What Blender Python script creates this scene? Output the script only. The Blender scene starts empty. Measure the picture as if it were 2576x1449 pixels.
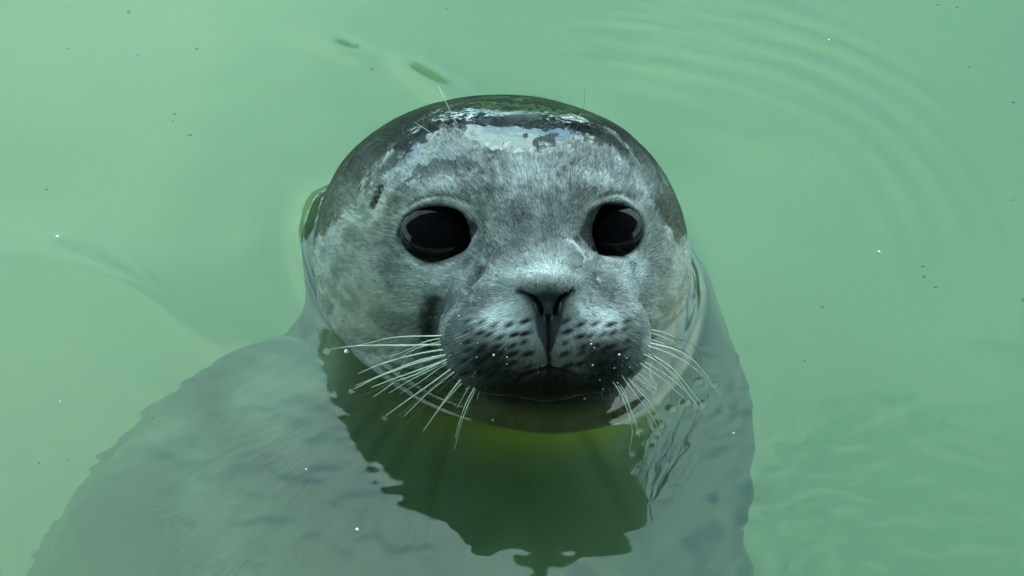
import bpy, math, random
import numpy as np
from mathutils import Vector
from mathutils.bvhtree import BVHTree
R = math.radians
S = bpy.context.scene
C = S.collection
rng = np.random.default_rng(7)
random.seed(7)

# ------------------------------------------------------------------ camera
# Camera frame: X right, Y up in the picture, Z towards the lens. Photo notes were
# taken on a 2576 x 1449 copy, so P() turns such a note plus a depth into metres.
TH = R(42.0); D = 2.0; PX = 0.525 / 2576; CX, CY = 1288.0, 724.5
ct, st = math.cos(TH), math.sin(TH)
WC = ct * ((CY - 1085) * PX)
def cam2w(p):
    p = np.asarray(p, dtype=np.float64)
    X, Y, Z = p[..., 0], p[..., 1], p[..., 2]
    return np.stack([X, Y * st - Z * ct, Y * ct + Z * st - WC], -1)
def P(px, py, Z):
    k = PX * (D - Z) / D
    return np.array([(px - CX) * k, (CY - py) * k, Z])
def PH(px, py, h):                       # the point of that sight line at height h over the water
    a, b = (px - CX) * PX, (CY - py) * PX
    k = (h + WC - D * st) / (b * ct - D * st)
    return np.array([a * k, b * k, D - D * k])
cam = bpy.data.cameras.new('camera'); co = bpy.data.objects.new('camera', cam); C.objects.link(co)
co.location = cam2w((0, 0, D)); co.rotation_euler = (R(90) - TH, 0, 0)
cam.sensor_width = 36; cam.lens = 36 * D / 0.525; cam.clip_start = .05; cam.clip_end = 400
S.camera = co

# ------------------------------------------------------------------ sky, sun, exposure
SUN_EL, SUN_AZ = R(62), R(75)           # azimuth from +Y towards +X
W = bpy.data.worlds.new('World'); S.world = W; W.use_nodes = True
nt = W.node_tree; nt.nodes.clear()
def N(t, kind, **kw):
    n = t.nodes.new(kind)
    for k, v in kw.items():
        if hasattr(n, k): setattr(n, k, v)
        else: n.inputs[k].default_value = v
    return n
out = N(nt, 'ShaderNodeOutputWorld'); bg = N(nt, 'ShaderNodeBackground'); bg.inputs['Strength'].default_value = .12
sky = N(nt, 'ShaderNodeTexSky', sky_type='NISHITA', sun_disc=False, sun_elevation=SUN_EL, sun_rotation=SUN_AZ)
tc = N(nt, 'ShaderNodeTexCoord'); mp = N(nt, 'ShaderNodeMapping'); mp.inputs['Scale'].default_value = (1, 1, 1.6); mp.inputs['Location'].default_value = (3.1, 2.2, .7)
nz = N(nt, 'ShaderNodeTexNoise'); nz.inputs['Scale'].default_value = 3.2; nz.inputs['Detail'].default_value = 2.5; nz.inputs['Roughness'].default_value = .55
cr = N(nt, 'ShaderNodeValToRGB'); cr.color_ramp.elements[0].position = .38; cr.color_ramp.elements[1].position = .56
cr.color_ramp.elements[0].color = (.30, .30, .30, 1)
mx = N(nt, 'ShaderNodeMix', data_type='RGBA'); mx.inputs['B'].default_value = (6.3, 10.0, 9.3, 1)
L = nt.links.new
L(tc.outputs['Generated'], mp.inputs['Vector']); L(mp.outputs[0], nz.inputs['Vector']); L(nz.outputs['Fac'], cr.inputs[0])
L(cr.outputs[0], mx.inputs['Factor']); tn = N(nt, 'ShaderNodeVectorMath', operation='MULTIPLY'); tn.inputs[1].default_value = (.55, 1.0, 1.35)
L(sky.outputs[0], tn.inputs[0]); L(tn.outputs[0], mx.inputs['A']); L(mx.outputs['Result'], bg.inputs['Color']); L(bg.outputs[0], out.inputs[0])
sl = bpy.data.lights.new('sun', 'SUN'); sl.energy = .5; sl.angle = R(70); sl.color = (1, .97, .9)
so = bpy.data.objects.new('sun', sl); C.objects.link(so)
sd = Vector((math.sin(SUN_AZ) * math.cos(SUN_EL), math.cos(SUN_AZ) * math.cos(SUN_EL), math.sin(SUN_EL)))
so.rotation_euler = (-sd).to_track_quat('-Z', 'Y').to_euler(); so.location = (0, 0, 6)
vs = S.view_settings; vs.view_transform = 'Standard'; vs.look = 'None'; vs.gamma = 1; vs.use_curve_mapping = False
vs.exposure = 2.3
S.render.engine = 'CYCLES'
cy = S.cycles; cy.use_denoising = True; cy.max_bounces = 10; cy.volume_bounces = 4; cy.transmission_bounces = 8
cy.glossy_bounces = 4; cy.diffuse_bounces = 3; cy.transparent_max_bounces = 8; cy.blur_glossy = .2; cy.sample_clamp_indirect = 12

# ------------------------------------------------------------------ helpers
def tag(o, label=None, cat=None, group=None, kind=None):
    if label: o['label'] = label
    if cat: o['category'] = cat
    if group: o['group'] = group
    if kind: o['kind'] = kind
    return o
def mesh(name, V, F, mat, parent=None, smooth=True):
    me = bpy.data.meshes.new(name)
    V = np.asarray(V, dtype=np.float32).reshape(-1, 3); F = np.asarray(F, dtype=np.int32)
    n = F.shape[1]
    me.vertices.add(len(V)); me.vertices.foreach_set('co', V.ravel())
    me.loops.add(F.size); me.loops.foreach_set('vertex_index', F.ravel())
    me.polygons.add(len(F)); me.polygons.foreach_set('loop_start', np.arange(0, F.size, n, dtype=np.int32))
    me.polygons.foreach_set('loop_total', np.full(len(F), n, dtype=np.int32))
    me.update(calc_edges=True); me.validate()
    if smooth: me.polygons.foreach_set('use_smooth', np.ones(len(me.polygons), dtype=bool))
    me.materials.append(mat)
    o = bpy.data.objects.new(name, me); C.objects.link(o)
    if parent: o.parent = parent
    return o
def box(name, lo, hi, mat, parent=None):
    x0, y0, z0 = lo; x1, y1, z1 = hi
    V = [(x0,y0,z0),(x1,y0,z0),(x1,y1,z0),(x0,y1,z0),(x0,y0,z1),(x1,y0,z1),(x1,y1,z1),(x0,y1,z1)]
    F = [(0,3,2,1),(4,5,6,7),(0,1,5,4),(1,2,6,5),(2,3,7,6),(3,0,4,7)]
    return mesh(name, V, F, mat, parent, False)
def newmat(name):
    m = bpy.data.materials.new(name); m.use_nodes = True; t = m.node_tree; t.nodes.clear()
    o = N(t, 'ShaderNodeOutputMaterial'); return m, t, o
def plain(name, col, rough=.6, noise=0, scale=5, bump=0, spec=.5):
    m, t, o = newmat(name); b = N(t, 'ShaderNodeBsdfPrincipled'); b.inputs['Roughness'].default_value = rough
    b.inputs['Base Color'].default_value = (*col, 1); b.inputs['Specular IOR Level'].default_value = spec
    t.links.new(b.outputs[0], o.inputs[0])
    if noise or bump:
        g = N(t, 'ShaderNodeTexCoord'); n = N(t, 'ShaderNodeTexNoise'); n.inputs['Scale'].default_value = scale; n.inputs['Detail'].default_value = 6
        t.links.new(g.outputs['Object'], n.inputs['Vector'])
        r = N(t, 'ShaderNodeMapRange'); r.inputs['To Min'].default_value = 1 - noise; r.inputs['To Max'].default_value = 1 + noise
        t.links.new(n.outputs['Fac'], r.inputs[0])
        h = N(t, 'ShaderNodeHueSaturation'); h.inputs['Color'].default_value = (*col, 1); t.links.new(r.outputs[0], h.inputs['Value']); t.links.new(h.outputs[0], b.inputs['Base Color'])
        if bump:
            bm = N(t, 'ShaderNodeBump'); bm.inputs['Strength'].default_value = bump; bm.inputs['Distance'].default_value = .02
            t.links.new(n.outputs['Fac'], bm.inputs['Height']); t.links.new(bm.outputs[0], b.inputs['Normal'])
    return m
def hash3(i, j, k, seed):
    h = (i.astype(np.int64) * 374761393 + j.astype(np.int64) * 668265263 + k.astype(np.int64) * 2147483647 + seed * 974634777) & 0xffffffff
    h = ((h ^ (h >> 13)) * 1274126177) & 0xffffffff
    return ((h ^ (h >> 16)) & 0xffff) / 65535.0
def vnoise(p, scale, seed=0):
    q = np.asarray(p) * scale; f = np.floor(q); u = q - f; u = u * u * (3 - 2 * u); i = f.astype(np.int64)
    r = 0
    for a in (0, 1):
        for b in (0, 1):
            for c in (0, 1):
                w = (u[..., 0] if a else 1 - u[..., 0]) * (u[..., 1] if b else 1 - u[..., 1]) * (u[..., 2] if c else 1 - u[..., 2])
                r = r + w * hash3(i[..., 0] + a, i[..., 1] + b, i[..., 2] + c, seed)
    return r
def fbm(p, scale, octs=4, seed=0):
    r, a, s = 0, 1, 0
    for k in range(octs):
        r = r + a * vnoise(p, scale * 2 ** k, seed + k); s += a; a *= .5
    return r / s
def sstep(a, b, x):
    t = np.clip((x - a) / (b - a), 0, 1); return t * t * (3 - 2 * t)
def smin(a, b, k):
    h = np.clip(.5 + .5 * (b - a) / k, 0, 1); return b * (1 - h) + a * h - k * h * (1 - h)
def segdist(px, py, pts):                # distance to an open polyline, any shape of px
    best = np.full(px.shape, 1e9); tt = np.zeros(px.shape)
    n = len(pts) - 1
    for i in range(n):
        ax, ay = pts[i]; bx, by = pts[i + 1]; dx, dy = bx - ax, by - ay
        t = np.clip(((px - ax) * dx + (py - ay) * dy) / (dx * dx + dy * dy + 1e-12), 0, 1)
        d = np.hypot(px - ax - t * dx, py - ay - t * dy)
        m = d < best; best = np.where(m, d, best); tt = np.where(m, (i + t) / n, tt)
    return best, tt
def catmull(pts, n):
    p = np.asarray(pts, float); p = np.vstack([2 * p[0] - p[1], p, 2 * p[-1] - p[-2]]); o = []
    for i in range(1, len(p) - 2):
        for t in np.linspace(0, 1, n, endpoint=False):
            o.append(.5 * (2 * p[i] + (p[i+1] - p[i-1]) * t + (2*p[i-1] - 5*p[i] + 4*p[i+1] - p[i+2]) * t*t + (3*p[i] - p[i-1] - 3*p[i+1] + p[i+2]) * t**3))
    o.append(p[-2]); return np.array(o)

# ------------------------------------------------------------------ water outline round the head (on z = 0)
ring_px = [(1000,480),(900,470),(850,480),(798,510),(768,590),(775,660),(808,750),(860,830),(930,905),(1010,965),(1100,1015),(1200,1052),(1300,1075),(1390,1082),
           (1480,1070),(1560,1040),(1625,1000),(1690,930),(1728,850),(1748,770),(1742,700),(1715,640),(1675,570),(1610,520),(1500,480),(1380,460),(1250,455),(1120,460)]
ringw = np.array([cam2w(PH(x, y, 0))[:2] for x, y in ring_px])
ringc = catmull(np.vstack([ringw, ringw[:1]]), 5)

# ------------------------------------------------------------------ seal: one continuous skin
def ell(c, r, rot=0):
    c = np.array(c); r = np.array(r); return ('e', c, r, rot)
prims = [ # (primitive, blend)
    (ell(P(1256, 562, -.058), (.094, .068, .098)), 0),
    (ell(P(1272, 735, -.078), (.098, .066, .078)), .03),
    (ell(P(1330, 610, .0), (.040, .050, .046)), .03),
    (ell(P(1150, 440, -.004), (.030, .022, .030)), .03),      # brows
    (ell(P(1455, 440, -.004), (.030, .022, .030)), .03),
    (ell(P(1372, 820, .018), (.043, .038, .046)), .022),
    (ell(P(1248, 852, .035), (.0295, .028, .0275)), .008),
    (ell(P(1497, 847, .035), (.0285, .028, .0275)), .008),
    (ell(P(1380, 715, .046), (.021, .013, .022)), .014),
    (ell(P(1385, 1000, -.052), (.050, .026, .036)), .014),     # chin
]
prims += [
    (ell(PH(1275, 800, -.085), (.095, .080, .095)), .05),     # neck
    (ell(PH(1235, 1180, -.17), (.108, .09, .11)), .06),
    (ell(PH(1105, 1590, -.26), (.156, .115, .14)), .065),
    (ell(PH(990, 1960, -.42), (.215, .18, .18)), .08),
    (ell(PH(1480, 1260, -.22), (.085, .12, .10)), .06),
    (ell(PH(600, 900, -.07), (.034, .014, .018)), .03), (ell(PH(480, 850, -.045), (.010, .034, .012)), .02),       # tip of the fore flipper
]
def sdf(p):
    d = None
    for (_, c, r, rot), k in prims:
        q = p - c
        k0 = np.sqrt(((q / r) ** 2).sum(-1)); k1 = np.sqrt(((q / (r * r)) ** 2).sum(-1)) + 1e-9
        e = k0 * (k0 - 1) / k1
        d = e if d is None else smin(d, e, k)
    return d
HC = P(1262, 640, -.055)
NG = 760
g = np.linspace(-1, 1, NG)
U, Vv = np.meshgrid(g, g, indexing='xy')
sx = U * np.sqrt(1 - Vv**2 / 2); sy = Vv * np.sqrt(1 - U**2 / 2)
rr = np.sqrt(sx**2 + sy**2); rr = np.clip(rr, 0, 1)
pol = math.pi * (.62 * rr + .38 * rr ** 4)
az = np.arctan2(sy, sx)
ax_z = np.array([0, -.12, .99]); ax_z /= np.linalg.norm(ax_z); ax_x = np.array([1., 0, 0]); ax_y = np.cross(ax_z, ax_x)
dirs = (np.sin(pol) * np.cos(az))[..., None] * ax_x + (np.sin(pol) * np.sin(az))[..., None] * ax_y + np.cos(pol)[..., None] * ax_z
cg = np.linspace(0, NG - 1, 191); ci = np.round(cg).astype(int); dc = dirs[np.ix_(ci, ci)]
tcg = np.full(dc.shape[:2], .02)
for it in range(120): tcg = tcg - sdf(HC + dc * tcg[..., None]) * .8
ai = np.arange(NG)
tcg = np.array([np.interp(ai, ci, r_) for r_ in tcg]); t = np.array([np.interp(ai, ci, r_) for r_ in tcg.T]).T
for it in range(14): t = t - sdf(HC + dirs * t[..., None]) * .75
t = np.clip(t, .01, 1.2)
wsm = sstep(.0, -.04, cam2w(HC + dirs * t[..., None])[..., 2])
for it in range(60):                     # the submerged coat is smooth
    a_ = t.copy(); a_[1:-1, 1:-1] = .25 * (t[:-2, 1:-1] + t[2:, 1:-1] + t[1:-1, :-2] + t[1:-1, 2:]); t = t * (1 - wsm) + a_ * wsm
pos = HC + dirs * t[..., None]
kk = PX * (D - pos[..., 2]) / D; q0x, q0y = CX + pos[..., 0] / kk, CY - pos[..., 1] / kk; hh0 = cam2w(pos)[..., 2]
def outline_bump(y_, vec, wid):          # flipper tip standing up from the left outline of the submerged body
    global pos
    m_ = (np.abs(q0y - y_) < 6) & (hh0 < -.02)
    d0 = dirs.reshape(-1, 3)[np.argmin(np.where(m_, q0x, 1e9))]
    pos = pos + np.array(vec) * np.exp(-(1 - (dirs * d0).sum(-1)) / (wid * wid / 2))[..., None]
outline_bump(1215, (-.004, .026, .004), .028); outline_bump(1120, (.010, -.004, 0), .05)
def project(p):
    k = PX * (D - p[..., 2]) / D
    return CX + p[..., 0] / k, CY - p[..., 1] / k
def normals(p):
    du = np.gradient(p, axis=1); dv = np.gradient(p, axis=0); n = np.cross(du, dv)
    n /= np.linalg.norm(n, axis=-1, keepdims=True) + 1e-12
    s = np.sign((n * dirs).sum(-1).mean()); return n * s
qx, qy = project(pos); nrm = normals(pos)
front = sstep(.0, .25, nrm[..., 2]) * sstep(-.16, -.10, pos[..., 2])
def G(cx, cy, rx, ry, ang=0, pw=2):
    a = R(ang); dx, dy = qx - cx, qy - cy
    u = (dx * math.cos(a) + dy * math.sin(a)) / rx; v = (-dx * math.sin(a) + dy * math.cos(a)) / ry
    return np.exp(-(u * u + v * v) ** (pw / 2)) * front
def line(pts, w, fade=0, sm=True):
    p = catmull(pts, 6) if sm and len(pts) > 2 else np.array(pts, float)
    d, tt = segdist(qx, qy, p)
    a = np.exp(-(d / w) ** 2) * front
    if fade: a = a * sstep(0, fade, tt) * sstep(0, fade, 1 - tt)
    return a
# eyes
EYES = [dict(c=(1101, 586), r=(.0175), rx=86, ry=73, ang=-4), dict(c=(1543, 577), r=(.0150), rx=70, ry=68, ang=8)]
disp = np.zeros_like(qx)
mm = .001
for e in EYES:
    cx, cy = e['c']; rx, ry = e['rx'], e['ry']
    disp -= 2.0 * mm * G(cx, cy, rx * 1.5, ry * 1.5)                         # socket
    a = R(e['ang']); dx, dy = qx - cx, qy - cy
    rho = np.sqrt(((dx * math.cos(a) + dy * math.sin(a)) / rx) ** 2 + ((-dx * math.sin(a) + dy * math.cos(a)) / ry) ** 2)
    for kx, ky in ([(1192, 574), (1018, 590)] if cx < 1300 else [(1468, 588), (1590, 640)]): rho = rho - .20 * np.exp(-((qx - kx) / 20) ** 2 - ((qy - ky) / 15) ** 2)
    e['rho'] = rho
    disp += 1.0 * mm * np.exp(-((rho - 1.16) / .16) ** 2) * front            # lid rim
    disp -= 9 * mm * sstep(1.02, .86, rho) * front                           # opening
# brow and lid folds
disp += 2.2 * mm * (G(1115, 480, 95, 28, -4) + G(1530, 472, 75, 26, 8))
disp -= .9 * mm * (line([(1010,535),(1050,505),(1110,492),(1170,505),(1205,530)], 5, .2) + line([(1475,525),(1520,492),(1575,492),(1610,530)], 5, .2))
disp += 1.5 * mm * (G(1095, 700, 110, 26, 8) + G(1560, 690, 70, 24, -10))
# nose
nl = line([(1296,731),(1322,738),(1345,752),(1358,775),(1362,800)], 5.5, .12); nr = line([(1446,728),(1428,738),(1408,755),(1400,775),(1396,800)], 5.5, .12)
phil = line([(1379,800),(1380,850),(1381,905),(1381,945)], 7)
disp -= 3.2 * mm * (nl + nr)
disp -= 2.2 * mm * phil
disp -= 1.5 * mm * G(1380, 790, 30, 60)
disp += 3.5 * mm * G(1378, 705, 70, 26)
disp += 1.8 * mm * (G(1310, 790, 34, 36) + G(1452, 788, 32, 36))
# mouth
mouth = line([(1215,1000),(1262,985),(1310,955),(1350,938),(1385,934),(1425,940),(1465,958),(1510,972)], 7, .45)
disp -= 3.6 * mm * mouth
disp -= 3 * mm * G(1388, 962, 70, 20)
# crease left of muzzle, tear furrow
crease = line([(1110,735),(1092,770),(1080,815),(1082,870),(1110,930)], 17, .2)
disp -= 2.6 * mm * crease
disp -= 1.6 * mm * (line([(1225,660),(1205,700),(1175,735)], 14, .2) + line([(1455,640),(1500,700),(1560,745),(1600,800)], 14, .2))
# ear: a slit with a fleshy rim
ear = line([(960,462),(953,485),(944,505),(935,530)], 5, .15)
disp -= 3.2 * mm * ear
disp += 1.7 * mm * line([(1000,430),(988,480),(955,540),(905,600)], 17, .5) + 1.5 * mm * G(925, 490, 22, 34, 20)
earrim = line([(985,455),(978,490),(950,540),(915,580)], 13, .2)
# low relief of the wet coat
pn = pos
disp += .9 * mm * (fbm(pn, 55, 3, 3) - .5) + .35 * mm * (fbm(pn, 260, 2, 9) - .5) * sstep(-.04, .0, cam2w(pos)[..., 2])
# pits of the whisker bases
spots = []
for side in (-1, 1):
    cxp = 1262 if side < 0 else 1488
    for row in range(6):
        n = 5 + (row % 2)
        for k in range(n):
            u = k / (n - 1)
            x = cxp + side * (-62 + 150 * u) + random.uniform(-7, 7)
            y = 812 + row * 27 + 14 * math.sin(u * 2.6) * (1 if row < 3 else .2) - 12 * u + random.uniform(-5, 5)
            spots.append((x, y, random.uniform(.6, 1)))
pit = np.zeros_like(qx)
for x, y, s_ in spots:
    pit = np.maximum(pit, G(x, y, 12 * (.6 + .8 * s_), 5.6, -25 + 40 * (s_ - .8)) * s_)
disp -= .7 * mm * pit
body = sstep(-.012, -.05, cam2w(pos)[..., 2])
disp += body * .020 * (fbm(pos, 13, 3, 17) - .5)
pos = pos + nrm * disp[..., None]
nrm = normals(pos)

# ---- coat colours, with some shade and dark reflection painted in
col = np.zeros(qx.shape + (3,)); col[:] = (.205, .205, .195)
def mixc(w, c):
    global col
    w = np.clip(w, 0, 1)[..., None]; col = col * (1 - w) + np.array(c) * w
dirn = pos - P(1380, 740, .07)
radv = np.linalg.norm(dirn, axis=-1); du_ = dirn / (radv[..., None] + 1e-6)
furv = np.concatenate([du_[..., :1] * 1.0, du_[..., 1:2] * 1.0, (radv * 3.0)[..., None] + du_[..., 2:3] * .4], -1)
wpos = cam2w(pos)
mott = fbm(pos, 38, 4, 21); mott2 = fbm(pos, 110, 3, 31); streak = fbm(furv, 26, 3, 41)
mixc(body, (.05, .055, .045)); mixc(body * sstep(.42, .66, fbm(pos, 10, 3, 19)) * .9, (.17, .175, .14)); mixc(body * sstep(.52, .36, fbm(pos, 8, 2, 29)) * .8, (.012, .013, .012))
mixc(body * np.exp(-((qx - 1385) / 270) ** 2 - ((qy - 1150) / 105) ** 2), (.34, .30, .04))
mixc(body * sstep(.55, .70, fbm(pos, 20, 3, 121)) * .3, (.015, .016, .015))
db, _ = segdist(qx, qy, [(560,1290),(700,1370),(860,1430),(1100,1560)]); mixc(body * np.exp(-(db / 60) ** 2) * .9, (.006, .007, .007))  # last one: dark diagonal streak, shade of a flipper fold painted in
mixc(sstep(.45, .62, mott) * .5 * (1 - body), (.10, .105, .10))
mixc(sstep(.58, .70, mott2) * .35 * (1 - body), (.33, .33, .31))
# dark crown: wet fur, with the dark reflection of the trees painted in
cb = np.interp(qx, [800, 940, 1000, 1050, 1120, 1200, 1300, 1400, 1450, 1540, 1600, 1700], [600, 470, 420, 370, 325, 295, 280, 300, 335, 380, 440, 600])
crown = sstep(-6, 8, cb - qy + 46 * (fbm(pos, 170, 3, 77) - .5) + 34 * (fbm(pos, 700, 2, 78) - .5)) * (qy < 620)
mixc(crown * .97, (.007, .009, .008))
mixc(sstep(.46, .60, fbm(pos * np.array([1.6, .7, 1]), 45, 3, 113)) * G(880, 620, 120, 190) * .8, (.085, .11, .095)); mixc(sstep(.5, .62, fbm(pos, 50, 3, 117)) * G(1670, 560, 60, 160) * .6, (.10, .12, .10))
# olive cheeks and throat
mixc(G(900, 760, 130, 130) * .9, (.20, .20, .13)); mixc(G(905, 560, 90, 110, 10) * .55, (.26, .26, .19))
mixc(G(1690, 780, 70, 190) * .8, (.21, .19, .12))
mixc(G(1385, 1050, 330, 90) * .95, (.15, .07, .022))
# face
mixc(G(1300, 420, 240, 60) * .6, (.22, .22, .22))
mixc(G(1115, 470, 110, 40, -5) * .8, (.48, .48, .46)); mixc(G(1520, 450, 110, 45, 10) * .8, (.46, .46, .44))
mixc(G(1100, 690, 150, 48, 5) * .8, (.54, .55, .54)); mixc(G(1560, 700, 90, 60, -10) * .7, (.46, .47, .46))
mixc(G(1240, 590, 55, 110) * .65, (.46, .46, .45)); mixc(G(1390, 560, 70, 100) * .45, (.27, .27, .27))
mixc(G(1318, 560, 20, 62, 5) * .8, (.085, .10, .115))
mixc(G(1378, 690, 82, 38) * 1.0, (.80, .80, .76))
mixc((G(1290, 770, 50, 60, 30) + G(1475, 770, 50, 60, -30)) * .85, (.50, .51, .50))
mixc((G(1250, 810, 85, 36, 10) + G(1505, 812, 70, 36, -10)) * .85, (.66, .68, .70))
lowmask = G(1225, 925, 125, 80, 8) + G(1525, 925, 105, 84, -8) + G(1385, 1000, 170, 50) * sstep(950, 985, qy)  # lower pads and chin: shade from above painted into the colour
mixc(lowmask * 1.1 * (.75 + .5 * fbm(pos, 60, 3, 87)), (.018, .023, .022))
mixc(G(1385, 890, 60, 40) * .7, (.20, .19, .16)); mixc(G(1380, 925, 100, 24) * .6, (.12, .10, .07))
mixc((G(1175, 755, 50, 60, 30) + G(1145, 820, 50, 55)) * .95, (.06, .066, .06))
mixc(line([(1420,655),(1500,690),(1570,760),(1600,840)], 26, .15) * .75, (.12, .125, .115))
mixc(line([(1250,665),(1300,668),(1340,662)], 9, .2) * .5, (.08, .09, .09))
mixc(pit * 1.1, (.010, .011, .010))
# fine streaking of the hair over everything
soft = np.clip(1 - .85 * (G(890, 740, 120, 170) + G(1700, 780, 80, 190) + G(1385, 1060, 330, 60)), 0, 1)
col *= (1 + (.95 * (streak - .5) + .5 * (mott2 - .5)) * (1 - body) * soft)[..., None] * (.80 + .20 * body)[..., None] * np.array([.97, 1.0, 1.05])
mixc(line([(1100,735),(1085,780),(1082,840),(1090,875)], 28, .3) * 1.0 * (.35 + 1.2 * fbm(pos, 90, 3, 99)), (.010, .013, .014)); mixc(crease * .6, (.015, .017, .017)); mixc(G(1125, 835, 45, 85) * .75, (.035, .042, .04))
hw = np.interp(qy, [728, 742, 760, 790, 830, 875, 900], [30, 66, 46, 34, 27, 12, 3])
npad = sstep(1.15, .85, np.abs(qx - 1379) / hw + .35 * (fbm(pos, 240, 2, 95) - .5)) * sstep(728, 745, qy) * sstep(905, 880, qy) * front
mixc(npad * .97, (.030, .040, .048)); mixc(npad * sstep(765, 800, qy) * .9, (.010, .013, .017))
mixc(nl * 1.0, (.006, .007, .008)); mixc(nr * 1.0, (.006, .007, .008)); mixc(G(1380, 805, 30, 62) * 1.05, (.018, .022, .028)); mixc(phil * .9, (.02, .022, .022))
mixc(mouth * 1.2, (.006, .006, .006)); mixc(G(1388, 955, 62, 17) * 1.1, (.012, .012, .012)); mixc(G(1385, 990, 160, 42) * 1.2, (.012, .009, .006))  # mouth, then the shade under the muzzle painted onto the chin
mixc(line([(992,450),(985,490),(955,540),(905,590)], 20, .45) * .6, (.34, .35, .25)); mixc(G(915, 545, 60, 80, 20) * .5 * fbm(pos, 60, 2, 109), (.10, .12, .10)); mixc(ear * 1.3, (.012, .012, .02))
mixc(line([(1010,535),(1050,505),(1110,492),(1170,505),(1205,530)], 4, .2) * .6, (.08, .08, .08))
mixc(line([(1475,525),(1520,492),(1575,492),(1610,530)], 4, .2) * .6, (.08, .08, .08))
for e in EYES:
    mixc(sstep(1.26, 1.04, e['rho'] + .10 * (fbm(pos, 300, 2, 93) - .5)) * front, (.010, .010, .014))
mixc(line([(1170,560),(1190,572),(1206,578)], 7, 0, False) * 1.1, (.01, .01, .014)); mixc(line([(1470,575),(1462,592),(1452,598)], 6, 0, False) * 1.0, (.01, .01, .02))
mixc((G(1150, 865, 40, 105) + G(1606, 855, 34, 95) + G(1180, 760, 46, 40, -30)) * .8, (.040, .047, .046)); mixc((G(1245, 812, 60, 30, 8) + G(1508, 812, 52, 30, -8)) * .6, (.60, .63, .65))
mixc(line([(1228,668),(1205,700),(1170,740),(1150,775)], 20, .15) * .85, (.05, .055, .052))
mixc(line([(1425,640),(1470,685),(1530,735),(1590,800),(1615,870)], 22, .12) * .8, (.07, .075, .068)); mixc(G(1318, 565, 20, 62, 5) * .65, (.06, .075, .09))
mixc(line([(1018,535),(1050,512),(1100,505),(1150,512),(1190,532)], 10, .3) * .45, (.50, .51, .48)); mixc(line([(1480,528),(1520,502),(1575,502),(1612,530)], 10, .3) * .45, (.50, .51, .48))
mixc(line([(1015,640),(1060,672),(1110,680),(1160,662)], 10, .2) * .6, (.58, .60, .60)); mixc(line([(1500,630),(1545,656),(1585,650),(1612,620)], 9, .2) * .5, (.52, .53, .52))
blot = fbm(pos * np.array([1, 1.3, 1]), 85, 4, 131)
mok = (1 - body) * (1 - crown) * (1 - np.clip(lowmask * 1.3, 0, 1)) * (1 - G(1385, 1010, 330, 110)) * (1 - npad)
mixc(sstep(.50, .66, blot) * .38 * (wpos[..., 2] > .01) * (1 - G(1378, 700, 110, 60)) * mok, (.075, .085, .082)); mixc(sstep(.50, .36, blot) * .22 * mok, (.42, .43, .42))
mixc((G(1225, 480, 70, 22, 15) + G(1205, 560, 22, 40, 0) + G(1450, 520, 24, 60, -10) + G(985, 640, 26, 60, 0)) * .55, (.09, .10, .098))
mixc(pit * 1.2, (.010, .011, .010))
# brow vibrissa spots
for x, y in [(1195,415),(1215,432),(1180,430),(1420,428),(1438,412),(1405,440)]:
    mixc(G(x, y, 7, 6) * .9, (.03, .03, .03))
col = np.clip(col, .004, .8)
# ---- where a film of water lies on the coat
n1 = fbm(pos, 95, 4, 51); n2 = fbm(pos, 420, 2, 61)
jit = 55 * (n1 - .5) + 20 * (n2 - .5)
jf = 34 * (n1 - .5) + 60 * (n2 - .5) + 40 * (fbm(pos, 1100, 2, 63) - .5)
film = sstep(-7, 7, 60 - np.hypot((qx - 1300) / 3.1, (qy - 318)) + jf)
ffilm = film.copy()
film *= 1 - sstep(.60, .64, fbm(pos, 150, 2, 65)) * .9
ffilm2 = sstep(-9, 9, 48 - np.hypot((qx - 1085) / 2.3, (qy - 400) + .42 * (qx - 1085)) + jf); film = np.maximum(film, .55 * ffilm2)
film = np.maximum(film, .9 * line([(905,470),(960,390),(1040,312),(1120,270),(1200,250),(1290,243),(1400,255),(1480,288),(1560,348),(1615,415)], 4.5) * sstep(.42, .58, fbm(pos, 70, 3, 103)))
film = np.maximum(film, .7 * line([(880,520),(930,440),(1000,360),(1080,305)], 9, .2) * sstep(.4, .55, fbm(pos, 50, 3, 107)))
film = np.maximum(film, .06 * crown)
film = np.maximum(film, .10 * sstep(-9, 9, 66 - np.hypot((qx - 1350) / 1.0, (qy - 545) / 1.5) + jit * .5) * sstep(655, 645, qy))
film = np.maximum(film, .08 * sstep(-6, 6, 26 - segdist(qx, qy, [(1440,600),(1490,680),(1560,725)])[0] + jit * .9)); film = np.maximum(film, .8 * sstep(-3, 3, 3.5 - segdist(qx, qy, [(1405,590),(1450,612),(1475,650),(1462,668),(1500,690),(1512,706)])[0] + jit * .05))
film = np.maximum(film, .5 * sstep(-6, 6, 9 - segdist(qx, qy, [(1245,660),(1205,700)])[0] + jit * .5))
film = np.maximum(film, sstep(-5, 5, 22 - np.abs(qy - 762) * .4 - np.abs(qx - 1380) * .55) * .2)
film = np.maximum(film, .30 * sstep(.56, .62, n1) * G(1180, 780, 90, 110)) * front

vid = np.arange(NG * NG).reshape(NG, NG)
F = np.stack([vid[:-1, :-1], vid[:-1, 1:], vid[1:, 1:], vid[1:, :-1]], -1).reshape(-1, 4)
wp = cam2w(pos).reshape(-1, 3)
# orientation
v0, v1, v2 = wp[F[len(F)//2, 0]], wp[F[len(F)//2, 1]], wp[F[len(F)//2, 2]]
nn = np.cross(v1 - v0, v2 - v0); camv = np.array(co.location) - v0
if (nn * camv).sum() < 0: F = F[:, ::-1]

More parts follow.
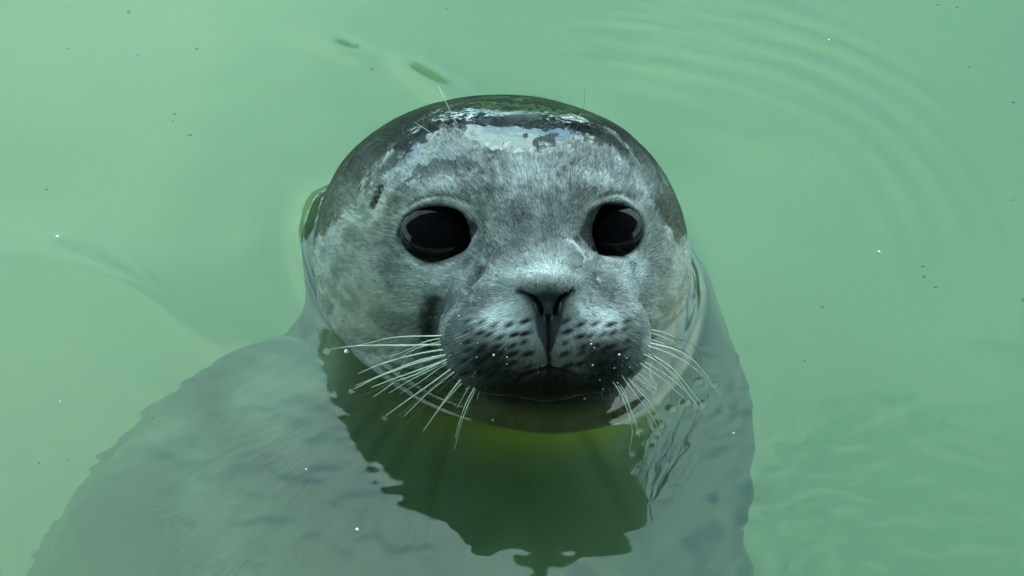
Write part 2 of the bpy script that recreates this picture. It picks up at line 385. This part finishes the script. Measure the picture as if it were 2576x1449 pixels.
for x_, y_, rx_, ry_, a_ in [(1200,620,34,16,60),(1215,700,26,12,-40),(1160,690,50,14,15),(1420,620,22,34,10),(1330,430,40,30,0),(1290,480,30,40,10)]: mixc(G(x_, y_, rx_, ry_, a_) * .4, (.34, .36, .37))
mixc(np.clip(ffilm * 1.1, 0, 1) * (1 - crown), (.020, .024, .024)); mixc(ffilm2 * .5, (.10, .11, .12))
# fur material
fm, t, o = newmat('seal_fur')
b = N(t, 'ShaderNodeBsdfPrincipled'); b.inputs['Roughness'].default_value = .5; b.inputs['IOR'].default_value = 1.38
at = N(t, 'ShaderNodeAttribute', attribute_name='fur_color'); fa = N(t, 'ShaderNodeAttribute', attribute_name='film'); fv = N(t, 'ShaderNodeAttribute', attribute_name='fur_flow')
n = N(t, 'ShaderNodeTexNoise'); n.inputs['Scale'].default_value = 70; n.inputs['Detail'].default_value = 3
l = t.links.new
l(fv.outputs['Vector'], n.inputs['Vector'])
fb = N(t, 'ShaderNodeAttribute', attribute_name='fur_amount')
r = N(t, 'ShaderNodeMapRange'); r.inputs['From Min'].default_value = .3; r.inputs['From Max'].default_value = .7
for i_, sg in (('To Min', -.38), ('To Max', .38)):
    q_ = N(t, 'ShaderNodeMath', operation='MULTIPLY_ADD'); q_.inputs[1].default_value = sg; q_.inputs[2].default_value = 1; t.links.new(fb.outputs['Fac'], q_.inputs[0]); t.links.new(q_.outputs[0], r.inputs[i_])
l(n.outputs['Fac'], r.inputs[0])
mul = N(t, 'ShaderNodeVectorMath', operation='SCALE'); l(at.outputs['Color'], mul.inputs[0]); l(r.outputs[0], mul.inputs['Scale'])
dk = N(t, 'ShaderNodeMapRange'); dk.inputs['To Min'].default_value = 1; dk.inputs['To Max'].default_value = .3; l(fa.outputs['Fac'], dk.inputs[0])
mul2 = N(t, 'ShaderNodeVectorMath', operation='SCALE'); l(mul.outputs[0], mul2.inputs[0]); l(dk.outputs[0], mul2.inputs['Scale'])
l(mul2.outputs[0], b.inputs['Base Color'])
bp = N(t, 'ShaderNodeBump'); t.links.new(fb.outputs['Fac'], bp.inputs['Strength']); bp.inputs['Distance'].default_value = .0012; l(n.outputs['Fac'], bp.inputs['Height']); l(bp.outputs[0], b.inputs['Normal'])
l(fa.outputs['Fac'], b.inputs['Coat Weight']); b.inputs['Coat Roughness'].default_value = .03; b.inputs['Coat IOR'].default_value = 1.8
rg = N(t, 'ShaderNodeMapRange'); rg.inputs['To Min'].default_value = .5; rg.inputs['To Max'].default_value = .16; wa = N(t, 'ShaderNodeAttribute', attribute_name='wetness'); l(wa.outputs['Fac'], rg.inputs[0]); l(rg.outputs[0], b.inputs['Roughness'])
sa = N(t, 'ShaderNodeAttribute', attribute_name='sheen_cut'); l(sa.outputs['Fac'], b.inputs['Specular IOR Level'])
l(b.outputs[0], o.inputs[0])
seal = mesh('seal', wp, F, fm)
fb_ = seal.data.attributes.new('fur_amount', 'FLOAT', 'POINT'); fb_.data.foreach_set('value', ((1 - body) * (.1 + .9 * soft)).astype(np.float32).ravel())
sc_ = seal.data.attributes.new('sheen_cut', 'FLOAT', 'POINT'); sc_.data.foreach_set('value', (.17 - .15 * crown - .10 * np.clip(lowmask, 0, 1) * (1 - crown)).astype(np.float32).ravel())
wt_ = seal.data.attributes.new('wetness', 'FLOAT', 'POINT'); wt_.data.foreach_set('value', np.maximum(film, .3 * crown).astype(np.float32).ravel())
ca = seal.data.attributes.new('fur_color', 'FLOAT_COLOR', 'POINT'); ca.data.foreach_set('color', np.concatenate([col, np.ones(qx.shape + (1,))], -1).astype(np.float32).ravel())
fa_ = seal.data.attributes.new('film', 'FLOAT', 'POINT'); fa_.data.foreach_set('value', film.astype(np.float32).ravel())
fv_ = seal.data.attributes.new('fur_flow', 'FLOAT_VECTOR', 'POINT'); fv_.data.foreach_set('vector', furv.astype(np.float32).ravel())
tag(seal, 'young grey seal with its wet head out of the green water, facing the viewer', 'seal')
bvh = BVHTree.FromPolygons([tuple(v) for v in wp[::1].tolist()], F[:, :].tolist()) 
camloc = Vector(co.location)
def hit(px, py):                         # where that sight line meets the seal
    q = Vector(cam2w(P(px, py, 0))); d = (q - camloc).normalized()
    loc, nor, _, _ = bvh.ray_cast(camloc, d); return loc, nor

# eyes
em, t, o = newmat('eye_cornea'); b = N(t, 'ShaderNodeBsdfPrincipled'); b.inputs['Roughness'].default_value = .02; b.inputs['Base Color'].default_value = (.003, .003, .004, 1)
b.inputs['IOR'].default_value = 1.22
lw = N(t, 'ShaderNodeLayerWeight'); t.links.new(b.outputs[0], o.inputs[0])
for e in EYES:
    m_, n_ = 40, 64
    th, ph = np.meshgrid(np.linspace(0, math.pi, m_), np.linspace(0, 2 * math.pi, n_, endpoint=False), indexing='ij')
    sp = np.stack([np.sin(th) * np.cos(ph), np.sin(th) * np.sin(ph), np.cos(th)], -1)
    cx, cy = e['c']
    j = np.argmin(np.where(front > .5, (np.abs(e['rho'] - 1.0) < .03) * -1.0, 1)) 
    rim = pos[(np.abs(e['rho'] - 1.05) < .05) & (front > .5)]
    zc = np.median(rim[:, 2])
    k = PX * (D - zc) / D
    ex = e['rx'] * 1.12 * k; ey = e['ry'] * 1.06 * k
    c = P(cx, cy, zc - .0055)
    v = sp * np.array([ex, ey, .0085]) + c
    idx = np.arange(m_ * n_).reshape(m_, n_); nx = np.roll(idx, -1, axis=1)
    Fe = np.stack([idx[:-1], idx[1:], nx[1:], nx[:-1]], -1).reshape(-1, 4)
    mesh('eye', cam2w(v), Fe, em, seal)

# ------------------------------------------------------------------ whiskers
def ZL(p): return [(771.4 + x * .2778, 771.4 + y * .2778) for x, y in p]
def ZR(p): return [(1375.1 + x * .2778, 771.4 + y * .2778) for x, y in p]
def ZT(p): return [(737.9 + x * .401, 201.2 + y * .401) for x, y in p]
WH = [  # points root -> tip, height of the tip over the water, radius mm, dark
    (ZL([(1330,225),(1215,262),(900,270),(720,290),(560,330),(450,352)]), .016, .42, 0),
    (ZL([(1250,340),(1180,345),(900,350),(600,350),(400,360),(215,385)]), .001, .55, 0),
    (ZL([(1300,378),(1260,385),(1000,430),(700,510),(470,605)]), .010, .48, 0),
    (ZL([(1300,430),(1240,445),(1000,510),(800,580),(640,640),(430,745)]), .001, .55, 0),
    (ZL([(1300,470),(1220,500),(1000,580),(800,650),(590,730)]), .003, .60, 0),
    (ZL([(1345,465),(1150,560),(950,660),(750,780)]), .008, .38, 0),
    (ZL([(1400,390),(1250,440),(1080,500)]), .03, .30, 0),
    (ZL([(1340,540),(1150,680),(950,820),(720,985)]), .001, .48, 0),
    (ZL([(1430,520),(1250,660),(1080,800),(890,985)]), .001, .48, 0),
    (ZL([(1430,620),(1300,780),(1180,950),(1060,1120)]), .004, .48, 0),
    (ZL([(1415,680),(1280,830),(1170,960)]), .008, .42, 0),
    (ZL([(1540,630),(1450,760),(1360,920)]), .012, .34, 0),
    (ZL([(1540,700),(1450,860),(1390,1020),(1345,1190)]), .006, .36, 0),
    (ZL([(1640,620),(1570,760),(1540,850)]), .02, .28, 0),
    (ZL([(1150,260),(980,330),(860,440),(810,520),(700,640)]), .02, .26, 1),
    (ZL([(1250,285),(1100,310),(940,380),(820,430),(700,460)]), .03, .28, 0),
    (ZL([(1640,760),(1600,860),(1595,1000),(1600,1110)]), .008, .2, 1),
    (ZL([(1520,800),(1500,900),(1495,1060)]), .006, .2, 1),
    (ZR([(780,190),(830,205),(950,210),(1080,240),(1170,285)]), .03, .42, 0),
    (ZR([(790,225),(900,228),(1000,240),(1170,290),(1290,320),(1350,370),(1392,450),(1385,590),(1365,650)]), .002, .26, 1),
    (ZR([(760,295),(835,310),(1000,345),(1180,395),(1320,480),(1420,590),(1500,690)]), .001, .50, 0),
    (ZR([(760,280),(820,290),(950,300),(1060,335)]), .03, .42, 0),
    (ZR([(800,130),(900,112),(1010,110),(1120,125),(1180,160),(1205,210)]), .03, .24, 1),
    (ZR([(960,300),(1100,345),(1200,385),(1270,420),(1310,490),(1315,550)]), .006, .24, 1),
    (ZR([(740,350),(800,380),(950,440),(1100,530),(1200,630),(1290,740),(1400,880)]), .000, .52, 0),
    (ZR([(730,410),(790,440),(900,510),(1050,600),(1170,690),(1270,780)]), .004, .55, 0),
    (ZR([(850,360),(950,430),(1040,530),(1090,600),(1190,680),(1250,760),(1262,850)]), .001, .24, 1),
    (ZR([(680,480),(740,530),(850,620),(950,710),(1000,750)]), .010, .50, 0),
    (ZR([(640,510),(760,600),(880,690),(960,740)]), .012, .42, 0),
    (ZR([(640,540),(680,570),(780,700),(870,800),(930,860),(1010,1000),(1030,1060)]), .001, .42, 0),
    (ZR([(540,600),(640,740),(710,880),(760,1040),(775,1150),(745,1330)]), .000, .34, 0),
    (ZR([(620,650),(700,760),(750,900),(800,1020),(820,1090)]), .002, .42, 0),
    (ZR([(700,620),(790,740),(850,820),(900,860)]), .012, .24, 1),
    (ZR([(960,640),(1030,720),(1090,800),(1120,870),(1130,910)]), .001, .22, 1),
    (ZR([(640,700),(670,800),(665,900),(672,1000)]), .006, .2, 1),
    (ZR([(560,700),(575,800),(585,950),(565,1110)]), .004, .2, 1),
    (ZR([(480,690),(500,800),(520,860)]), .012, .2, 1),
    (ZR([(690,430),(760,480),(860,560),(960,650)]), .016, .40, 0),
    (ZR([(640,60),(740,25),(850,10),(980,15)]), .05, .2, 1),
    (ZR([(540,165),(620,158),(740,170)]), .06, .18, 1),
    (ZT([(1035,285),(1000,230),(940,100),(905,30)]), None, .30, 0),
    (ZT([(1050,500),(960,410),(860,330),(760,265)]), None, .24, 0),
    (ZT([(1745,400),(1790,270),(1825,150),(1828,40)]), None, .22, 1),
    (ZT([(1760,540),(1820,480),(1900,425)]), None, .2, 1),
    (ZT([(1100,500),(1130,460),(1115,430)]), None, .18, 0),
]
wl = plain('whisker_pale', (.44, .45, .36), .35, .35, 900); wd = plain('whisker_brown', (.085, .055, .035), .4)
extra = []
for pts, tip, rad, dark in WH:
    if tip is None or len(pts) < 4: continue
    if random.random() < .55:
        dx, dy, k_ = random.uniform(-8, 8), random.uniform(10, 22), random.uniform(.62, .95); p0 = np.array(pts[0], float)
        q = [tuple(p0 + (np.array(p_) - p0) * k_ * (1 + .05 * j) + np.array([dx, dy]) * (.4 + .25 * j) + np.array([0, random.uniform(-4, 4)])) for j, p_ in enumerate(pts)]
        extra.append((q, max(tip, .003) + random.uniform(0, .008), rad * random.uniform(.5, .85), int(random.random() < .35)))
WH += extra
wtips = []
for pts, tip, rad, dark in WH:
    p = catmull(pts, 8); loc, _ = hit(*p[0])
    h0 = loc.z if loc is not None else .05
    if tip is None: tip = h0 + .022
    seg = np.linalg.norm(np.diff(p, axis=0), axis=1); s_ = np.concatenate([[0], np.cumsum(seg)]); s_ /= s_[-1]
    hh = (h0 - .003) * (1 - s_) + tip * s_ + .006 * np.sin(math.pi * s_) * min(1, h0 / .04)
    Q = np.array([cam2w(PH(a, b_, h)) for (a, b_), h in zip(p, hh)])
    if tip < .0025: wtips.append(Q[-1][:2])
    T = np.gradient(Q, axis=0); T /= np.linalg.norm(T, axis=1, keepdims=True)
    A = np.cross(T, [0.1, .2, 1]); A /= np.linalg.norm(A, axis=1, keepdims=True); B = np.cross(T, A)
    rad_ = rad * .00106 * (1 - .72 * s_) * (1 + .10 * np.sin(s_ * 120 * (seg.sum() / 250)))
    ns = 6; V = []
    for k in range(ns):
        a = 2 * math.pi * k / ns; V.append(Q + (A * math.cos(a) + B * math.sin(a)) * rad_[:, None])
    V = np.stack(V, 1).reshape(-1, 3); idx = np.arange(len(Q) * ns).reshape(len(Q), ns); nx = np.roll(idx, -1, axis=1)
    mesh('whisker', V, np.stack([idx[:-1], idx[1:], nx[1:], nx[:-1]], -1).reshape(-1, 4), wd if dark else wl, seal)

# short lying hair where the coat stands clear of the water
hz = cam2w(pos)[..., 2]
area = (np.linalg.norm(np.cross(np.gradient(pos, axis=0), np.gradient(pos, axis=1)), axis=-1))
eyeout = np.minimum(EYES[0]['rho'], EYES[1]['rho']) > 1.16
wgt = area * front * (1 - .8 * (1 - soft)) * (1 - .97 * crown) * np.clip(G(1110, 465, 130, 50, -6) + G(1520, 450, 120, 50, 8) + G(1100, 690, 170, 60, 6) + G(1560, 700, 100, 60, -10) + G(1378, 700, 110, 55) * 1.5 +  G(1235, 600, 60, 120) + .08, 0, 1) * sstep(.012, .03, hz) * eyeout * (1 - .97 * np.clip(film, 0, 1)) * (1 - .9 * np.clip(npad, 0, 1)) * (nrm[..., 2] > .15)
pr = wgt.ravel() / wgt.sum(); NH = 17000
pick = rng.choice(len(pr), NH, p=pr)
jt = rng.normal(size=(NH, 3)) * .0003
base_ = pos.reshape(-1, 3)[pick] + jt; nn_ = nrm.reshape(-1, 3)[pick]
flow = base_ - P(1380, 735, .055); flow += np.array([0, .15, 0]) * np.abs(flow).sum(1)[:, None]
flow -= nn_ * (flow * nn_).sum(1)[:, None]; flow /= np.linalg.norm(flow, axis=1, keepdims=True) + 1e-9
flow += rng.normal(size=(NH, 3)) * .16
muz = np.clip((G(1375, 850, 260, 110) + G(1120, 800, 120, 100)).ravel()[pick], 0, 1); ln = (.0015 + .0017 * rng.random(NH)) * (1 - .55 * muz) ; lift = .10 + .16 * rng.random(NH)
hp = np.stack([base_ + (flow * s_ + nn_ * (lift[:, None] * s_ * (1 - .55 * s_) * 1.3)) * ln[:, None] - nn_ * .0002 * (s_ == 0) for s_ in (0, .4, .75, 1.0)], 1)
hc = bpy.data.hair_curves.new('fur_hairs'); hc.add_curves([4] * NH)
hc.attributes['position'].data.foreach_set('vector', cam2w(hp).astype(np.float32).ravel())
ra = hc.attributes.get('radius') or hc.attributes.new('radius', 'FLOAT', 'POINT')
ra.data.foreach_set('value', np.tile(np.array([.00013, .00011, .00007, .00002], np.float32), NH))
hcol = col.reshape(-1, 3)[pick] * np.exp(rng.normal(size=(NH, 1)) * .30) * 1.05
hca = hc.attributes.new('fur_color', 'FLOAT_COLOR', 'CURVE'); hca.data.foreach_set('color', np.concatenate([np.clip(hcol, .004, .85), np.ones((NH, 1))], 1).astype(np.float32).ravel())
hm, t, o = newmat('fur_hair'); b = N(t, 'ShaderNodeBsdfPrincipled'); b.inputs['Roughness'].default_value = .45; b.inputs['Specular IOR Level'].default_value = .10
a_ = N(t, 'ShaderNodeAttribute', attribute_name='fur_color'); t.links.new(a_.outputs['Color'], b.inputs['Base Color']); t.links.new(b.outputs[0], o.inputs[0])
hc.materials.append(hm); ho = bpy.data.objects.new('fur_hairs', hc); C.objects.link(ho); ho.parent = seal; ho['kind'] = 'stuff'
# drops clinging to the coat and whiskers
dm, t, o = newmat('water_drop'); b = N(t, 'ShaderNodeBsdfPrincipled'); b.inputs['Roughness'].default_value = .03; b.inputs['Base Color'].default_value = (.55, .6, .6, 1); b.inputs['Coat Weight'].default_value = 1
t.links.new(b.outputs[0], o.inputs[0])
def ball(c, r, n=8):
    th_, ph_ = np.meshgrid(np.linspace(0, math.pi, n), np.linspace(0, 2 * math.pi, n + 2, endpoint=False), indexing='ij')
    v = np.stack([np.sin(th_) * np.cos(ph_), np.sin(th_) * np.sin(ph_), np.cos(th_)], -1) * r + np.array(c)
    idx = np.arange(n * (n + 2)).reshape(n, n + 2); nx3 = np.roll(idx, -1, axis=1)
    return v.reshape(-1, 3), np.stack([idx[:-1], idx[1:], nx3[1:], nx3[:-1]], -1).reshape(-1, 4)
Vs, Fs, k0 = [], [], 0
dl = [(1242,893,.8),(1275,898,.5),(1275,915,.5),(1187,985,.8),(1175,990,.7),(1122,938,.6),(1487,865,.7),(1495,875,.5),(1557,892,.9),(1576,900,.5),(1491,918,.7),(1553,962,.7),(1545,925,.5),(1509,955,.5),(1155,795,.6),(1083,797,.4),(1097,797,.4),(1112,796,.4),(1517,978,.5),(1470,1011,.8),(1640,790,.4),(1500,672,.6)]
dl += [(random.uniform(1130, 1620), random.uniform(830, 960), random.uniform(.2, .4)) for _ in range(26)]
for x, y, r_ in dl:
    loc, nor = hit(x, y)
    if loc is None: continue
    v, f = ball(loc + nor * .0002, r_ * .0008); Vs.append(v); Fs.append(f + k0); k0 += len(v)
tag(mesh('water_drops', np.vstack(Vs), np.vstack(Fs), dm, seal), kind='stuff')

# ------------------------------------------------------------------ the pool
X0, X1, Y0, Y1, ZB = -3.2, 3.2, -1.3, 5.5, -1.0
conc = plain('pool_concrete', (.42, .46, .40), .8, .25, 3, .3)
floor_m = plain('pool_floor_paint', (.21, .140, .125), .8, .35, 3.5)
fx = np.linspace(X0, X1, 60); fy = np.linspace(Y0, Y1, 60); FX, FY = np.meshgrid(fx, fy); FZ = ZB + .28 * sstep(.8, -.9, FX - .25 * FY) + .03 * fbm(np.stack([FX, FY, FX * 0], -1), 1.4, 3, 5)
fi = np.arange(3600).reshape(60, 60)
mesh('pool_floor', np.stack([FX, FY, FZ], -1), np.stack([fi[:-1, :-1], fi[:-1, 1:], fi[1:, 1:], fi[1:, :-1]], -1).reshape(-1, 4), floor_m)['kind'] = 'structure'
for nm, lo, hi in (('pool_wall', (X0 - .4, Y0 - .0, ZB - .2), (X0, Y1, .22)), ('pool_wall', (X1, Y0, ZB - .2), (X1 + .4, Y1, .22)),
                   ('pool_wall', (X0 - .4, Y1, ZB - .2), (X1 + .4, Y1 + .5, .22)), ('pool_wall', (X0 - .4, Y0 - .5, ZB - .2), (X1 + .4, Y0, .22))):
    tag(box(nm, lo, hi, conc), kind='structure')

# water surface: swell, rings round the head, the bulge and meniscus at the skin
def axis(a, lo, hi, b, fine, coarse):
    m = np.arange(lo, hi + 1e-9, fine); g_ = coarse
    l_ = []; x = lo; st_ = fine
    while x > a: st_ = min(st_ * 1.12, g_); x -= st_; l_.append(max(x, a))
    r_ = []; x = hi; st_ = fine
    while x < b: st_ = min(st_ * 1.12, g_); x += st_; r_.append(min(x, b))
    return np.unique(np.round(np.concatenate([l_[::-1], m, r_]), 6))
f0 = cam2w(PH(1288, 1449, 0))[1]; f1 = cam2w(PH(1288, 0, 0))[1]
gx = axis(X0, -.30, .30, X1, .00105, .06); gy = axis(Y0, f0 - .02, f1 + .05, Y1, .00125, .06)
WX, WY = np.meshgrid(gx, gy, indexing='xy')
cxr, cyr = ringc.mean(0)
near = (np.abs(WX) < .32) & (WY > f0 - .05) & (WY < f1 + .08)
sd_ = np.full(WX.shape, 1.0)
xs, ys = WX[near], WY[near]
dist, _ = segdist(xs, ys, ringc)
inside = np.zeros(xs.shape, bool)
for i in range(len(ringc) - 1):
    (ax, ay), (bx, by) = ringc[i], ringc[i + 1]
    if ay != by:
        c_ = ((ay > ys) != (by > ys)) & (xs < (bx - ax) * (ys - ay) / (by - ay) + ax); inside ^= c_
sd_[near] = np.where(inside, -dist, dist)
angr = np.arctan2(WY - cyr, WX - cxr)
Hd = .003 + .015 * sstep(-.95, .0, np.sin(angr)) * (1 - .9 * sstep(.3, .8, np.sin(angr)))
H = np.zeros(WX.shape)
H += .0034 * np.exp(-np.clip(sd_, 0, 9) / .0032) 
H += np.where(sd_ < 0, Hd * (1 - np.exp(np.clip(sd_, -9, 0) / .010)), 0)
rd = np.hypot(WX - cxr - .03, WY - cyr)
amp = sstep(0.0, .10, sd_)
pw = np.stack([WX, WY, np.zeros_like(WX)], -1)
wob = fbm(pw, 5, 2, 71)
ringwave = np.sin((rd + .02 * wob) / .019 * 2 * math.pi) * np.exp(-((rd - .25) / .06) ** 2)
east = sstep(.55, 1.0, np.cos(angr - R(33)))
H += .00009 * ringwave * east
H += .0009 * (fbm(pw * np.array([1, 1.6, 1]), 6, 2, 81) - .5) * amp + .0004 * (fbm(pw, 22, 2, 91) - .5) * sstep(0, .03, sd_)
# disturbed water in front of the muzzle and under the whisker tips
fr = sstep(.14, -.10, WY - cyr + .10) * sstep(.004, .03, sd_) * near
H += .00044 * (fbm(pw * np.array([1, 1.4, 1]), 72, 2, 101) - .5) * fr
for tx, ty in wtips:
    dd = np.hypot(WX - tx, WY - ty); H += .0005 * np.exp(-(dd / .0018) ** 2) + .00008 * np.cos(dd / .008 * 2 * math.pi) * np.exp(-dd / .010)
# two steep little wavelets that stand on their own
def wavelet(px, py, ang, ln, wd_, a_):
    global H
    c_ = cam2w(PH(px, py, 0)); a = R(ang); dx, dy = WX - c_[0], WY - c_[1]
    u = (dx * math.cos(a) + dy * math.sin(a)) / ln; v = (-dx * math.sin(a) + dy * math.cos(a)) / wd_
    H += a_ * np.exp(-u * u - v * v)
wavelet(325, 722, -38, .030, .010, .0012); wavelet(330, 790, -28, .040, .014, .0009); wavelet(170, 665, -12, .05, .02, .0012)
wavelet(860, 128, -30, .018, .009, .0009); wavelet(1085, 216, -42, .028, .009, .0013)
V = np.stack([WX, WY, H], -1).reshape(-1, 3)
ny, nx_ = WX.shape; vid = np.arange(ny * nx_).reshape(ny, nx_)
Fq = np.stack([vid[:-1, :-1], vid[:-1, 1:], vid[1:, 1:], vid[1:, :-1]], -1).reshape(-1, 4)
# skirt and bottom so that the water is a closed body (inside the pool walls)
wm, t, o = newmat('green_water')
gl = N(t, 'ShaderNodeBsdfGlass'); gl.inputs['IOR'].default_value = 1.333; gl.inputs['Roughness'].default_value = 0
t.links.new(gl.outputs[0], o.inputs['Surface'])
vsx = N(t, 'ShaderNodeVolumeScatter'); vsx.inputs['Color'].default_value = (.68, .92, .58, 1); vsx.inputs['Density'].default_value = .95; vsx.inputs['Anisotropy'].default_value = .3
va = N(t, 'ShaderNodeVolumeAbsorption'); va.inputs['Color'].default_value = (.22, .74, .16, 1); va.inputs['Density'].default_value = .75
ad = N(t, 'ShaderNodeAddShader'); t.links.new(vsx.outputs[0], ad.inputs[0]); t.links.new(va.outputs[0], ad.inputs[1]); t.links.new(ad.outputs[0], o.inputs['Volume'])
edge = np.concatenate([vid[0, :], vid[1:, -1], vid[-1, -2::-1], vid[-2:0:-1, 0]])
zb = ZB + .004
low = V[edge].copy(); low[:, 2] = zb; base = len(V)
Vall = np.vstack([V, low, [[(X0 + X1) / 2, (Y0 + Y1) / 2, zb]]])
ne = len(edge); li = base + np.arange(ne)
sk = np.stack([np.roll(edge, -1), edge, li, np.roll(li, -1)], -1)
bt = np.stack([np.full(ne, base + ne), np.roll(li, -1), li, li], -1)
me = bpy.data.meshes.new('water')
faces = Fq.tolist() + sk.tolist() + [f[:3] for f in bt.tolist()]
me.from_pydata(Vall.tolist(), [], faces); me.update()
me.polygons.foreach_set('use_smooth', np.array([i < len(Fq) for i in range(len(me.polygons))]))
me.materials.append(wm); wo = bpy.data.objects.new('water', me); C.objects.link(wo); wo['kind'] = 'structure'

# ------------------------------------------------------------------ round the pool: ground, trees beyond, shelter over the viewing edge
grd = plain('paving', (.30, .31, .29), .85, .2, 1.5, .2)
for lo, hi in (((-40, Y1 + .5, -.3), (40, 60, .2)), ((-40, -30, -.3), (40, Y0 - .5, .2)), ((-40, Y0 - .5, -.3), (X0 - .4, Y1 + .5, .2)), ((X1 + .4, Y0 - .5, -.3), (40, Y1 + .5, .2))):
    tag(box('ground', lo, hi, grd), kind='structure')
leafm = plain('leaves_dark', (.012, .019, .012), .7, .4, 3); bark = plain('bark', (.09, .07, .05), .9)
def leafcloud(c, r, n):
    c = np.array(c); d = rng.normal(size=(n, 3)); d /= np.linalg.norm(d, axis=1, keepdims=True)
    q = c + d * np.array(r) * (rng.random((n, 1)) ** .4) * (1 + .2 * (vnoise(d, 3, 5)[:, None] - .5))
    a = rng.normal(size=(n, 3)); a /= np.linalg.norm(a, axis=1, keepdims=True); b_ = np.cross(a, rng.normal(size=(n, 3))); b_ /= np.linalg.norm(b_, axis=1, keepdims=True)
    s_ = (.09 + .10 * rng.random((n, 1)))
    return np.stack([q - a * s_, q - b_ * s_ * .5, q + a * s_, q + b_ * s_ * .5], 1)
for i in range(7):
    x = -7.5 + 2.5 * i + random.uniform(-.5, .5); y = 9.0 + random.uniform(-.6, 1.2); h = random.uniform(4.6, 5.7)
    root = bpy.data.objects.new('tree', None); C.objects.link(root); root.location = (x, y, .2)
    q = leafcloud((0, 0, h * .55), (1.7, 1.3, h * .48), 4200).reshape(-1, 3)
    mesh('crown', q, np.arange(len(q)).reshape(-1, 4), leafm, root, False)
    a = np.linspace(0, 2 * math.pi, 10, endpoint=False); zz = [0, .8, 1.6, h * .7]; rr_ = [.20, .15, .12, .04]
    tv = np.array([[(r_ * math.cos(t_) + .05 * z_, r_ * math.sin(t_), z_) for t_ in a] for z_, r_ in zip(zz, rr_)]).reshape(-1, 3)
    idx = np.arange(40).reshape(4, 10); nx2 = np.roll(idx, -1, axis=1)
    mesh('trunk', tv, np.stack([idx[:-1], nx2[:-1], nx2[1:], idx[1:]], -1).reshape(-1, 4), bark, root)
    tag(root, 'dark green bushy tree behind the far pool wall, ' + ['leftmost of the seven', 'second from the left', 'third from the left', 'middle one of the seven', 'third from the right', 'second from the right', 'rightmost of the seven'][i], 'tree', 'trees in a row behind the far pool wall')
wood = plain('shelter_timber', (.10, .085, .07), .8, .3, 4)
shelter = bpy.data.objects.new('viewing_shelter', None); C.objects.link(shelter); shelter.location = (0, -2, .2)
tag(shelter, 'dark timber viewing shelter with a deep roof over the near pool edge', 'shelter')
for nm, lo, hi in (('roof', (-6, -3, 2.6), (6, 2.3, 2.75)), ('back_wall', (-6, -3.1, 0), (6, -3.002, 2.6))):
    box(nm, lo, hi, wood, shelter)

# ------------------------------------------------------------------ specks and bubbles in the water
speck_m = plain('speck_brown', (.13, .13, .08), .8); bub_m = plain('bubble_white', (.75, .8, .78), .2)
Vs, Fs = [], []
for i in range(48):
    px, py = random.uniform(-60, 2640), random.uniform(-60, 1500)
    if 650 < px < 1950 and py > 200: 
        if random.random() < .85: continue
    c_ = cam2w(PH(px, py, 0)); z = -.004 - .05 * random.random() ** 2
    a = random.uniform(0, 3.14); r_ = random.uniform(.0004, .0010); el = random.uniform(1, 2.4); k0 = len(Vs)
    for j in range(6):
        th_ = j * math.pi / 3; u, v = r_ * el * math.cos(th_), r_ * math.sin(th_) * random.uniform(.6, 1)
        Vs.append((c_[0] + u * math.cos(a) - v * math.sin(a), c_[1] + u * math.sin(a) + v * math.cos(a), z + random.uniform(-.0003, .0003)))
    Vs.append((c_[0], c_[1], z + .0006)); Vs.append((c_[0], c_[1], z - .0005))
    for j in range(6): Fs += [(k0 + j, k0 + (j + 1) % 6, k0 + 6), (k0 + (j + 1) % 6, k0 + j, k0 + 7)]
tag(mesh('water_debris', Vs, Fs, speck_m), 'tiny brown specks of dirt scattered through the green pool water', 'debris', kind='stuff')
def ball(c, r, n=8):
    th_, ph_ = np.meshgrid(np.linspace(0, math.pi, n), np.linspace(0, 2 * math.pi, n + 2, endpoint=False), indexing='ij')
    v = np.stack([np.sin(th_) * np.cos(ph_), np.sin(th_) * np.sin(ph_), np.cos(th_)], -1) * r + np.array(c)
    idx = np.arange(n * (n + 2)).reshape(n, n + 2); nx3 = np.roll(idx, -1, axis=1)
    return v.reshape(-1, 3), np.stack([idx[:-1], idx[1:], nx3[1:], nx3[:-1]], -1).reshape(-1, 4)
Vs, Fs, k0 = [], [], 0
for px, py, r_ in [(144,596,.0010),(2211,634,.0008),(898,1332,.0009),(1240,1058,.0006),(872,884,.0013),(2085,100,.0006),(150,1010,.0005),(1845,1090,.0006),(770,1180,.0005)]:
    v, f = ball(cam2w(PH(px, py, .0004)), r_); Vs.append(v); Fs.append(f + k0); k0 += len(v)
tag(mesh('bubbles', np.vstack(Vs), np.vstack(Fs), bub_m), 'a few tiny white air bubbles floating on the water round the seal', 'bubbles', kind='stuff')
